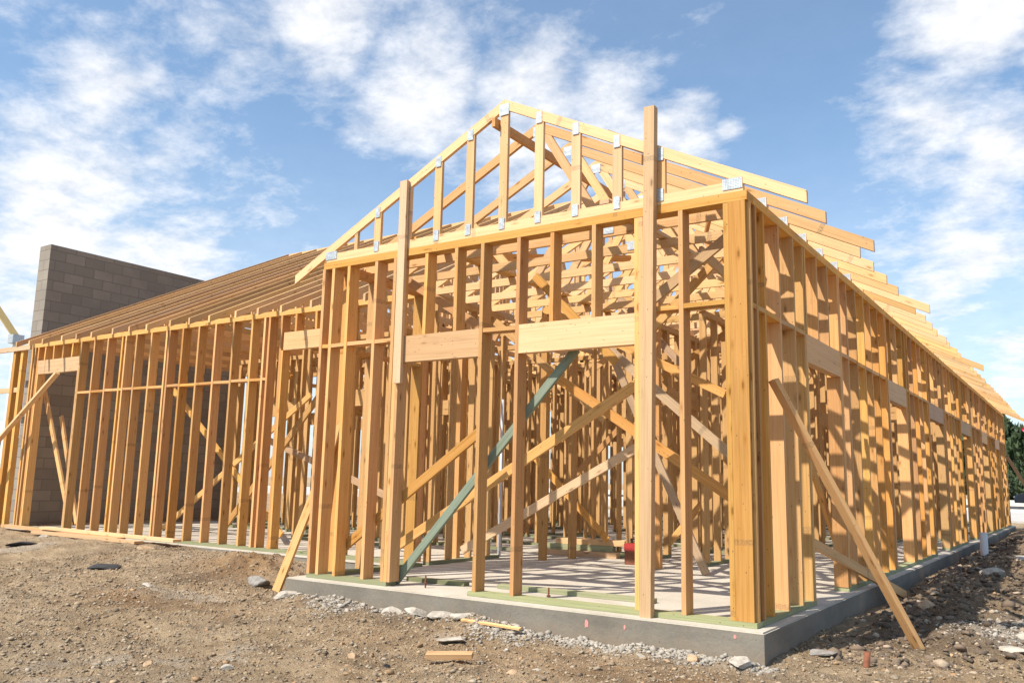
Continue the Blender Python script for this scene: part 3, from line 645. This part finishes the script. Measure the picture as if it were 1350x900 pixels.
# open porch corner at the far left end
pm = [((-14.62, 1.72, -.1), (-14.62, 1.72, 3.25)), ((-14.35, 1.72, -.1), (-14.35, 1.72, 3.2))]
for a, b in pm: boardobj('porch_post', a, b, .089, .089, (1, 0, 0), LUM, house)
boardobj('porch_beam', (-16.6, 1.66, 3.22), (-14.02, 1.66, 3.22), .089, .038, (0, 0, 1), OLD, house)
boardobj('porch_beam', (-16.4, 1.72, 2.45), (-14.4, 1.72, 2.45), .089, .038, (0, 0, 1), OLD, house)

# ------------------------------------------------------------ props and loose boards
def lone(name, a, b, w_, t_, wd, mat, label, cat, group=None):
    mb = MB(); a = Vector(a); b = Vector(b); mb.board(a-a, b-a, w_, t_, wd); o = mb.build(name, mat); o.location = a; return tag(o, label, cat, group)
lone('timber_prop', (.90, 1.30, gz1(.9, 1.3)-.10), (.045, .40, 1.80), .092, .040, (1, -1, .3), LUM, 'long timber prop leaning from the dirt up to the right hand stud wall', 'prop')
lone('timber_stake', (-.25, 1.55, .62), (.30, 4.05, -.16), .089, .038, (0, .3, 1), LUM, 'short timber running out low from the right wall behind the long prop', 'brace board')
lone('timber_prop', (-4.99, -.08, -.20), (-4.57, .34, 1.62), .089, .038, (1, .25, 0), TRS, 'short yellow prop standing in the dirt against the left corner of the front gable wall', 'prop')
lone('green_board', (-3.62, .19, -.025), (-1.62, .19, 2.13), .074, .040, (0, 0, 1), GRN, 'green painted board leaning diagonally inside the front door openings', 'board')
lone('timber_prop', (-14.9, 1.30, .95), (-12.80, 1.55, 2.66), .089, .038, (0, 1, 0), TRS, 'pale prop rising across the left end of the long wall', 'prop')
lone('timber_prop', (.9, 23.6, .2), (.02, 23.3, 2.0), .089, .038, (1, 0, 0), OLD, 'far prop against the distant end of the right wall in front of the trees', 'prop')
for a, b, lab in (((-13.7, 1.40, .02), (-9.9, 1.22, .00), 'long pale board lying on the dirt nearest the wall in front of the left wing'), ((-12.2, 1.28, .055), (-8.75, 1.36, .035), 'shorter board lying on top across its neighbours in front of the left wing'),
                  ((-12.1, 1.10, .0), (-9.3, 1.12, -.01), 'orange toned board lying outermost on the dirt in front of the left wing')):
    lone('loose_board', a, b, .14, .038, (0, 1, 0), TRS, lab, 'board', 'boards lying in front of the left wing')
z = gz1(-1.64, -1.43)
lone('wood_offcut', (-1.82, -1.50, z+.04), (-1.53, -1.36, z+.055), .07, .036, (-.5, 1, .2), TRS, 'yellow wood offcut lying on the dirt in the foreground', 'wood offcut')
z = gz1(-1.95, -.45)
lone('wood_strip', (-2.35, -.40, z+.035), (-1.75, -.43, z+.03), .035, .014, (0, 1, .2), TRS, 'thin pale wood strip lying against the foot of the slab', 'wood strip')
# timber pile on the slab
for i, (a, b, m, lab) in enumerate([((-4.50, 4.30, -.0), (-3.35, 4.42, -.0), OLD, 'lowest front board of the short timber pile on the slab'), ((-4.45, 4.47, .0), (-3.3, 4.62, .0), TRT, 'lowest rear board of the short timber pile on the slab'),
        ((-4.55, 4.36, .078), (-3.45, 4.50, .078), TRT, 'greenish board in the middle of the short timber pile on the slab'), ((-4.30, 4.40, .155), (-3.3, 4.56, .155), TRS, 'pale topmost board of the short timber pile on the slab')]):
    lone('stacked_board', a, b, .14, .075, (0, 1, 0), m, lab, 'board', 'boards piled on the slab inside')
# low treated board lying on the slab behind the front sill
lone('floor_board', (-3.70, .50, -.019), (-3.02, .55, -.019), .10, .038, (0, 1, 0), TRT, 'short treated board lying on the slab in the left doorway', 'board')
lone('floor_board', (-2.70, .65, -.019), (-1.12, .71, -.019), .10, .038, (0, 1, 0), TRT, 'long green tinted board lying on the slab behind the sill under the wide beam', 'board')

# anchor bolts in the slab edge
def bolt(x, y, lab):
    bm = bmesh.new(); bmesh.ops.create_cone(bm, cap_ends=True, segments=8, radius1=.008, radius2=.008, depth=.12, matrix=Matrix.Translation((0, 0, .06)))
    bmesh.ops.create_cone(bm, cap_ends=True, segments=6, radius1=.017, radius2=.017, depth=.014, matrix=Matrix.Translation((0, 0, .05)))
    me = bpy.data.meshes.new('anchor_bolt'); bm.to_mesh(me); bm.free(); o = obj('anchor_bolt', me, None, RUST); o.location = (x, y, -.042)
    tag(o, lab, 'bolt', 'anchor bolts sticking up from the slab')
bolt(-3.22, .17, 'dark anchor bolt standing on the slab in the left doorway'); bolt(-1.86, .17, 'dark anchor bolt standing behind the sill under the wide beam')

# tool box beside the posts
def toolbox():
    root = tag(empty('tool_box', (-2.76, 3.85, -.04)), 'red and dark tool box standing on the slab behind the tall front board', 'tool box')
    m = MB(); m.box((-.15, -.12, 0), (.15, .12, .17)); m.build('body', RUST, root)
    m = MB(); m.box((-.155, -.125, .17), (.155, .125, .26)); m.build('lid', RED, root)
    m = MB(); m.box((-.12, -.015, .30), (.12, .015, .32)); m.box((-.12, -.014, .26), (-.10, .014, .299)); m.box((.10, -.014, .26), (.12, .014, .299)); m.build('handle', DARK, root)
toolbox()

# pipes
def pipe(name, x, y, z0, z1, r, mat, lab, cat, lean=(0, 0)):
    root = Vector((x, y, z0)); d = Vector((lean[0], lean[1], 1)).normalized(); bm = bmesh.new(); Ln = z1-z0
    rings = []
    q = d.to_track_quat('Z', 'Y').to_matrix()
    for rr, t in ((r, 0), (r, Ln), (r*.82, Ln), (r*.82, Ln-.06)):
        rings.append([bm.verts.new(q @ Vector((rr*math.cos(a), rr*math.sin(a), t))) for a in [k*math.tau/20 for k in range(20)]])
    for A, B in zip(rings[:-1], rings[1:]):
        for k in range(20): bm.faces.new((A[k], A[(k+1) % 20], B[(k+1) % 20], B[k]))
    bm.faces.new(rings[-1])
    for f in bm.faces: f.smooth = len(f.verts) == 4
    me = bpy.data.meshes.new(name); bm.to_mesh(me); bm.free(); o = obj(name, me, None, mat); o.location = root
    return tag(o, lab, cat)
pipe('drain_pipe', .62, 9.0, gz1(.62, 9.)-.1, gz1(.62, 9.)+.36, .055, PVC, 'white plastic pipe stub standing in the dirt beside the far right wall', 'pipe')
pipe('supply_pipe', -4.75, 3.6, -.05, 2.1, .022, PVC, 'tall thin white pipe rising from the slab behind the left doorway', 'pipe')
pipe('steel_stake', .63, .42, gz1(.63, .42)-.1, gz1(.63, .42)+.11, .022, RUST, 'rusty steel stake poking out of the dirt in front of the slab corner', 'stake', (.12, 0))
# pink ribbon at the farthest tail
bm = bmesh.new(); g = [[bm.verts.new((.05*math.sin(j*1.7+i*.3)+i*.07, .03*math.cos(j*2.1), -j*.09)) for i in range(3)] for j in range(6)]
for j in range(5):
    for i in range(2): bm.faces.new((g[j][i], g[j][i+1], g[j+1][i+1], g[j+1][i]))
me = bpy.data.meshes.new('marker_ribbon'); bm.to_mesh(me); bm.free()
o = obj('marker_ribbon', me, None, PINK); md = o.modifiers.new('thick', 'SOLIDIFY'); md.thickness = .006
o.location = (.50, 23.38, 3.06); tag(o, 'bright pink ribbon hanging from the farthest rafter tail', 'ribbon')

# rocks one can point to
def rock(x, y, s, mat, label, flatn=.6, seed=0, sink=.25, name='rock', group='rocks lying on the dirt', cat='rock', sub=3):
    bm = bmesh.new(); bmesh.ops.create_icosphere(bm, subdivisions=sub, radius=1)
    rr = np.random.default_rng(seed+100); pl = rr.normal(size=(14, 3)); pl /= np.linalg.norm(pl, axis=1)[:, None]; dd = rr.uniform(.38, .85, 14)
    for v in bm.verts:
        c = np.array(v.co[:])
        for p_, d_ in zip(pl, dd):
            t = c @ p_
            if t > d_: c = c-p_*(t-d_)*.97
        c = c*(1+.16*(fbm(np.array([c[0]*1.1+seed*3+c[2]]), np.array([c[1]*1.1-c[2]*.7]), 2.2, 3, 7, .7)[0]))
        v.co = c*np.array([s*1.3, s, s*flatn])
    me = bpy.data.meshes.new(name); bm.to_mesh(me); bm.free(); o = obj(name, me, None, mat)
    o.rotation_euler = (rr.uniform(-.2, .2)*flatn, rr.uniform(-.2, .2)*flatn, rr.uniform(0, 6)); o.location = (x, y, gz1(x, y)+s*flatn*.12)
    return tag(o, label, cat, group)
for i, a in enumerate([
 (-2.28, -1.74, .055, ROCKB, 'tan lump of earth near the bottom of the picture left of the wood offcut', .8),
 (-1.24, -.70, .040, DARK, 'small black lump beside the foot of the slab below the tall front board', .7),
 (-1.96, -1.75, .032, DARK, 'small dark lump just behind the tan lump of earth', .6),
 (.02, -.36, .10, ROCKP, 'flat grey lump of spilled concrete at the slab corner', .35),
 (1.60, 2.26, .20, ROCKP, 'largest pale broken rock at the right edge of the picture', .45),
 (1.46, 1.75, .11, ROCKP, 'smaller pale rock in front of the largest one at the right edge', .5),
 (.30, .55, .11, ROCKG, 'flat grey slab chip leaning by the right side of the slab corner', .3),
 (-5.50, .10, .15, ROCKG, 'dark grey lump at the foot of the left timber prop', .55),
 (-1.05, -1.30, .050, ROCKP, 'light grey stone to the right of the wood offcut', .5),
 (-1.16, -1.42, .045, ROCKB, 'tan stone touching the light grey stone near the wood offcut', .5),
 (-7.73, -.34, .20, DARK, 'crumpled black scrap lying in the middle of the left dirt', .25),
 (-10.39, .07, .20, DARK, 'dark scrap lying at the far left of the dirt', .22),
 (-11.6, 1.0, .10, ROCKP, 'pale stone under the left ends of the loose boards', .5),
 (-14.1, 1.15, .22, ROCKP, 'white flat rubble at the far left end of the wing', .25),
 (-8.9, .95, .13, ROCKB, 'tan stone just in front of the middle of the loose boards', .6),
 (-6.05, -.85, .07, ROCKP, 'small white stone in the dirt left of the orange heap', .5),
 (-2.05, -.90, .12, ROCKP, 'crushed pale concrete patch in the dirt in front of the slab middle', .25),
 (-4.55, -.32, .12, ROCKP, 'pale concrete spill against the slab near its left end', .4),
 (-3.25, -.24, .11, ROCKP, 'leftmost of the four pale lumps along the slab front', .5),
 (-2.98, -.26, .12, ROCKP, 'second pale lump along the slab front', .45),
 (-2.70, -.27, .13, ROCKP, 'third and widest pale lump along the slab front', .4),
 (-2.42, -.28, .11, ROCKP, 'rightmost of the four pale lumps along the slab front', .4),
 (-.35, -.34, .055, ROCKB, 'orange tan stone at the slab foot left of the corner', .7),
 (-.70, -.45, .05, ROCKP, 'small pale stone at the slab foot below the narrow stud bay', .6),
 (-3.15, -2.75, .05, ROCKB, 'brown stone in the rut at the bottom left', .6),
 (-2.75, -2.45, .06, ROCKP, 'pale stone at the bottom of the picture in the rut', .5),
 (1.10, 1.20, .06, ROCKB, 'tan clod beside the foot of the long prop', .6),
 (.62, 3.2, .12, ROCKB, 'brown clod in the shade beside the right wall', .6),
 (.95, 6.4, .15, ROCKP, 'pale chunk in the heap far along the right wall', .6),
 (1.2, 8.2, .20, ROCKP, 'large pale chunk beyond the white pipe stub', .5)]):
    rock(a[0], a[1], a[2], a[3], a[4], a[5], i)

# ------------------------------------------------------------ concrete block wall at the left end
def blockwall():
    x0, x1, y0, y1, z0, z1 = -15.02, -14.62, 2.12, 6.7, -.4, 5.38
    v = [(x0, y0, z0), (x1, y0, z0), (x1, y1, z0), (x0, y1, z0), (x0, y0, z1), (x1, y0, z1), (x1, y1, z1), (x0, y1, z1)]
    f = [(0, 1, 5, 4), (1, 2, 6, 5), (2, 3, 7, 6), (3, 0, 4, 7), (4, 5, 6, 7)]
    uv = []
    for q in f:
        for k in q:
            p = v[k]
            uv.append((p[0], p[1]) if q == f[4] else ((p[0] if q in (f[0], f[2]) else p[1]), p[2]))
    me = bpy.data.meshes.new('block_wall'); me.from_pydata(v, [], f); u = me.uv_layers.new(name='UVMap')
    u.data.foreach_set('uv', np.array(uv, dtype=np.float32).ravel()); me.materials.append(BLOCK)
    tag(obj('block_wall', me), 'tall grey brown concrete block wall behind the left end of the timber frame', 'wall')
blockwall()

# ------------------------------------------------------------ far things: road, kerb, car, trees
def sheet(name, x0, x1, y0, y1, z, mat, label, kind='structure', th=None):
    me = bpy.data.meshes.new(name); b = z-(th or .3)
    v = [(x0, y0, b), (x1, y0, b), (x1, y1, b), (x0, y1, b), (x0, y0, z), (x1, y0, z), (x1, y1, z), (x0, y1, z)]
    me.from_pydata(v, [], [(4, 5, 6, 7), (0, 1, 5, 4), (1, 2, 6, 5), (2, 3, 7, 6), (3, 0, 4, 7)])
    return tag(obj(name, me, None, mat), label, None, None, kind)
PAVE = flat('pale_paving', (.44, .42, .39), .9, 0, .12, .8)
ASPH = flat('asphalt', (.055, .055, .058), .9, 0, .2, 2)
KERB = flat('kerb_concrete', (.60, .58, .53), .9, 0, .1, 2)
sheet('pavement', -60, 60, 30, 46, -.075, PAVE, 'pale concrete yard beyond the far end of the house')
sheet('kerb', -60, 60, 46.0, 46.3, .06, KERB, 'pale kerb along the far road')
sheet('road', -60, 60, 46.3, 66, -.07, ASPH, 'dark asphalt road beyond the yard')
o = sheet('low_wall', -60, 60, 66.4, 66.8, .35, KERB, None, None, .8); tag(o, 'low pale wall running behind the parked dark car', 'wall')

def car():
    root = tag(empty('parked_car', (.05, 60.0, -.07)), 'dark parked car seen past the far right end of the house', 'car')
    BODY = flat('dark_car_paint', (.02, .025, .035), .25, .3, .1, 3); GL = flat('car_glass', (.03, .04, .05), .08, 0, .1, 3); TY = flat('tyre_rubber', (.02, .02, .02), .9); RM = flat('wheel_alloy', (.5, .5, .52), .35, .8)
    prof = [(-2.25, .32), (-2.3, .62), (-2.15, .86), (-1.35, .98), (-.95, 1.0), (.9, 1.02), (1.6, .95), (2.15, .80), (2.3, .58), (2.25, .30)]
    def loft(secs, name, mat, par):
        bm = bmesh.new(); rows = [[bm.verts.new((x, s*wd, z)) for x, z in pr] for s, wd, pr in secs]
        for A, B in zip(rows[:-1], rows[1:]):
            for i in range(len(A)): bm.faces.new((A[i], A[(i+1) % len(A)], B[(i+1) % len(A)], B[i]))
        bm.faces.new(rows[0][::-1]); bm.faces.new(rows[-1]); bmesh.ops.recalc_face_normals(bm, faces=bm.faces)
        me = bpy.data.meshes.new(name); bm.to_mesh(me); bm.free(); return obj(name, me, par, mat)
    sh = lambda k: [(x*k, .3+(z-.3)*k) for x, z in prof]
    loft([(-1, .90, sh(.95)), (-1, .82, sh(1)), (1, .82, sh(1)), (1, .90, sh(.95))], 'body', BODY, root)
    cab = [(-1.35, .95), (-.65, 1.40), (-.2, 1.46), (.5, 1.44), (1.35, .97)]
    loft([(-1, .78, cab), (-1, .66, [(x*.93, z) for x, z in cab]), (1, .66, [(x*.93, z) for x, z in cab]), (1, .78, cab)], 'cabin_glass', GL, root)
    loft([(-1, .64, [(-.68, 1.395), (-.62, 1.43), (-.2, 1.49), (.45, 1.475), (.56, 1.43)]), (1, .64, [(-.68, 1.395), (-.62, 1.43), (-.2, 1.49), (.45, 1.475), (.56, 1.43)])], 'roof', BODY, root)
    for x in (-1.4, 1.4):
        for y in (-.84, .84):
            bm = bmesh.new(); bmesh.ops.create_cone(bm, cap_ends=True, segments=24, radius1=.32, radius2=.32, depth=.2, matrix=Matrix.Rotation(R(90), 4, 'X'))
            me = bpy.data.meshes.new('wheel'); bm.to_mesh(me); bm.free(); wo = obj('wheel', me, root, TY); wo.location = (x, y, .32)
            bm = bmesh.new(); bmesh.ops.create_cone(bm, cap_ends=True, segments=16, radius1=.2, radius2=.2, depth=.21, matrix=Matrix.Rotation(R(90), 4, 'X'))
            me = bpy.data.meshes.new('rim'); bm.to_mesh(me); bm.free(); obj('rim', me, wo, RM)
    for y in (-.6, .6):
        m = MB(); m.box((-2.30, y-.12, .62), (-2.2, y+.12, .74)); m.build('headlight', GALV, root)
car()

def leaf_mat(name, a, b):
    m, t, s = newmat(name); oi = t.nodes.new('ShaderNodeNewGeometry')
    c = mix(t, oi.outputs['Random Per Island'], a, b); t.links.new(c, s.inputs['Base Color']); s.inputs['Roughness'].default_value = .7
    return m
LEAF = leaf_mat('leaf', (.022, .042, .014), (.055, .085, .03)); BARK = flat('bark', (.10, .075, .055), .95, 0, .3, 8, .5)
def crown(n, r, h, z0, sd, leaf=.16, lobes=14):
    rr = np.random.default_rng(sd); c = rr.normal(size=(lobes, 3)); c /= np.linalg.norm(c, axis=1)[:, None]; c = c*rr.uniform(.35, .8, (lobes, 1)); c[:, 2] = c[:, 2]*1.0
    lr = rr.uniform(.22, .42, lobes); k = rr.integers(0, lobes, n); d = rr.normal(size=(n, 3)); d /= np.linalg.norm(d, axis=1)[:, None]
    P = c[k]+d*(lr[k]*rr.uniform(.55, 1.05, n)**.5)[:, None]; P = P*np.array([r, r, h/2])+np.array([0, 0, z0+h/2])
    a = rr.normal(size=(n, 3)); a /= np.linalg.norm(a, axis=1)[:, None]; b = np.cross(a, rr.normal(size=(n, 3))); b /= np.linalg.norm(b, axis=1)[:, None]
    s = leaf*rr.uniform(.6, 1.3, (n, 1)); V = np.stack([P-a*s, P+b*s*.55, P+a*s, P-b*s*.55], 1).reshape(-1, 3)
    me = bpy.data.meshes.new('crown'); me.vertices.add(n*4); me.vertices.foreach_set('co', V.astype(np.float32).ravel())
    me.loops.add(n*4); me.loops.foreach_set('vertex_index', np.arange(n*4, dtype=np.int32)); me.polygons.add(n)
    me.polygons.foreach_set('loop_start', np.arange(0, n*4, 4, dtype=np.int32)); me.polygons.foreach_set('loop_total', np.full(n, 4, dtype=np.int32)); me.update(calc_edges=True); me.materials.append(LEAF); return me
def trunk(h, r, sd):
    rr = random.Random(sd); bm = bmesh.new()
    def limb(p, d, L_, r0_, r1_, lev):
        q = Vector(d).normalized().to_track_quat('Z', 'Y').to_matrix(); rings = []; pp = Vector(p)
        for i in range(5):
            t = i/4; rr_ = r0_+(r1_-r0_)*t; cpos = Vector(p)+Vector(d).normalized()*L_*t+Vector((rr.uniform(-1, 1), rr.uniform(-1, 1), 0))*r0_*.4*(i > 0)
            rings.append(([bm.verts.new(cpos+q @ Vector((rr_*math.cos(a), rr_*math.sin(a), 0))) for a in [k*math.tau/8 for k in range(8)]], cpos))
        for (A, _), (B, _) in zip(rings[:-1], rings[1:]):
            for k in range(8): bm.faces.new((A[k], A[(k+1) % 8], B[(k+1) % 8], B[k]))
        if lev:
            for i in range(5):
                a = rr.uniform(0, 6.28); limb(rings[rr.choice((2, 3, 4))][1], (math.cos(a)*.8, math.sin(a)*.8, rr.uniform(.5, 1.1)), L_*.6, r1_*.9, r1_*.2, lev-1)
    limb((0, 0, -.2), (0, 0, 1), h*.6, r, r*.55, 2); me = bpy.data.meshes.new('trunk'); bm.to_mesh(me); bm.free(); me.materials.append(BARK); return me
cm = [crown(7000, 1, 1, 0, s) for s in (3, 8, 13)]
tm = [trunk(1, .035, s) for s in (1, 2)]
TR = [(-19, 74, 7.0, 3.6, 'leftmost dark green tree of the far row, seen only through the frame'), (-14, 76, 7.6, 3.8, 'second dark green tree of the far row, behind the far wall studs'),
      (-9.5, 73, 7.2, 3.6, 'dark green tree of the far row just hidden by the far corner of the frame'), (-4.8, 75, 7.4, 3.8, 'dark green tree showing beyond the far end of the right wall'),
      (-.6, 73, 7.0, 3.6, 'dark green tree standing behind the parked dark car'), (4.0, 76, 7.8, 3.9, 'rightmost dark green tree of the far row'), (-24, 77, 8, 4, 'dark green tree at the far left end of the far row')]
for i, (x, y, h, r_, lab) in enumerate(TR):
    root = tag(empty('tree', (x, y, -.15)), lab, 'tree', 'dark trees in a row beyond the road')
    c = obj('crown', cm[i % 3], root); c.scale = (r_, r_, h*.92); c.location = (0, 0, h*.06); c.rotation_euler.z = i*1.3
    t = obj('trunk', tm[i % 2], root); t.scale = (h, h, h)
m_h, t_, b_ = newmat('hedge_leaf'); b_.inputs['Base Color'].default_value = (.04, .075, .025, 1); b_.inputs['Roughness'].default_value = .8
hm = []
for i, (x_, lab) in enumerate([(-7.6, 'dark shrub below the trees just behind the far corner of the right wall'), (-4.4, 'dark shrub below the trees to the left of the parked dark car'), (-1.6, 'dark shrub below the trees above the bonnet of the parked dark car'), (1.4, 'rightmost dark shrub behind the parked dark car')]):
    root = tag(empty('shrub', (x_, 70+(i % 3)*.8, -.12)), lab, 'shrub', 'dark shrubs under the far trees')
    c = obj('crown', cm[(i+1) % 3], root); c.scale = (1.9, 1.5, 2.6+.5*(i % 2)); c.location = (0, 0, -.1)
    t = obj('trunk', tm[i % 2], root); t.scale = (1.6, 1.6, 1.6)

# far left: grey building corner and a pale yellow boom
GREYW = flat('blue_grey_siding', (.30, .34, .38), .7, 0, .1, 2)
def farshed():
    root = tag(empty('site_building', (-52, 21, -.15)), 'pale blue grey building showing at the left edge behind the porch posts', 'building')
    m = MB(); m.box((-4, -3, 0), (4, 3, 2.9)); m.build('wall', GREYW, root)
    m = MB(); m.prism([(-4.3, 0, 2.9), (4.3, 0, 2.9), (0, 0, 4.0)], (0, -1, 0), 6.6); m.build('roof', flat('pale_roof', (.6, .6, .58), .6), root)
    for x in (-2.2, 1.6):
        m = MB(); m.box((x, -3.05, 1.0), (x+1.0, -2.99, 2.0)); m.build('window', flat('dark_glass', (.04, .05, .06), .1), root)
farshed()
def boom():
    root = tag(empty('boom_lift', (-38.2, 12.9, -.15)), 'pale yellow boom arm of a machine slanting above the left end of the roof', 'boom lift')
    YE = flat('pale_yellow_paint', (.80, .60, .26), .5, .1, .1, 4)
    m = MB(); m.box((-.8, -1, .5), (.8, 1, 1.2)); m.build('chassis', YE, root)
    for x in (-.6, .6):
        for y in (-1.0, 1.0):
            bm = bmesh.new(); bmesh.ops.create_cone(bm, cap_ends=True, segments=20, radius1=.45, radius2=.45, depth=.3, matrix=Matrix.Rotation(R(90), 4, 'X') )
            me = bpy.data.meshes.new('wheel'); bm.to_mesh(me); bm.free(); o = obj('wheel', me, root, DARK); o.location = (x, y, .5)
    m = MB(); m.board((0, 0, 1.4), (0, 0, 7.0), .16, .16, (1, 0, 0)); m.build('riser_arm', KERB, root)
    m = MB(); m.board((0, 0, 7.1), (-1.7, -5.2, 14.7), .26, .24, (0, 0, 1)); m.build('upper_arm', YE, root)
    m = MB(); m.box((-.22, -.25, 6.8), (.22, .25, 7.2)); m.build('knuckle', GALV, root)
boom()
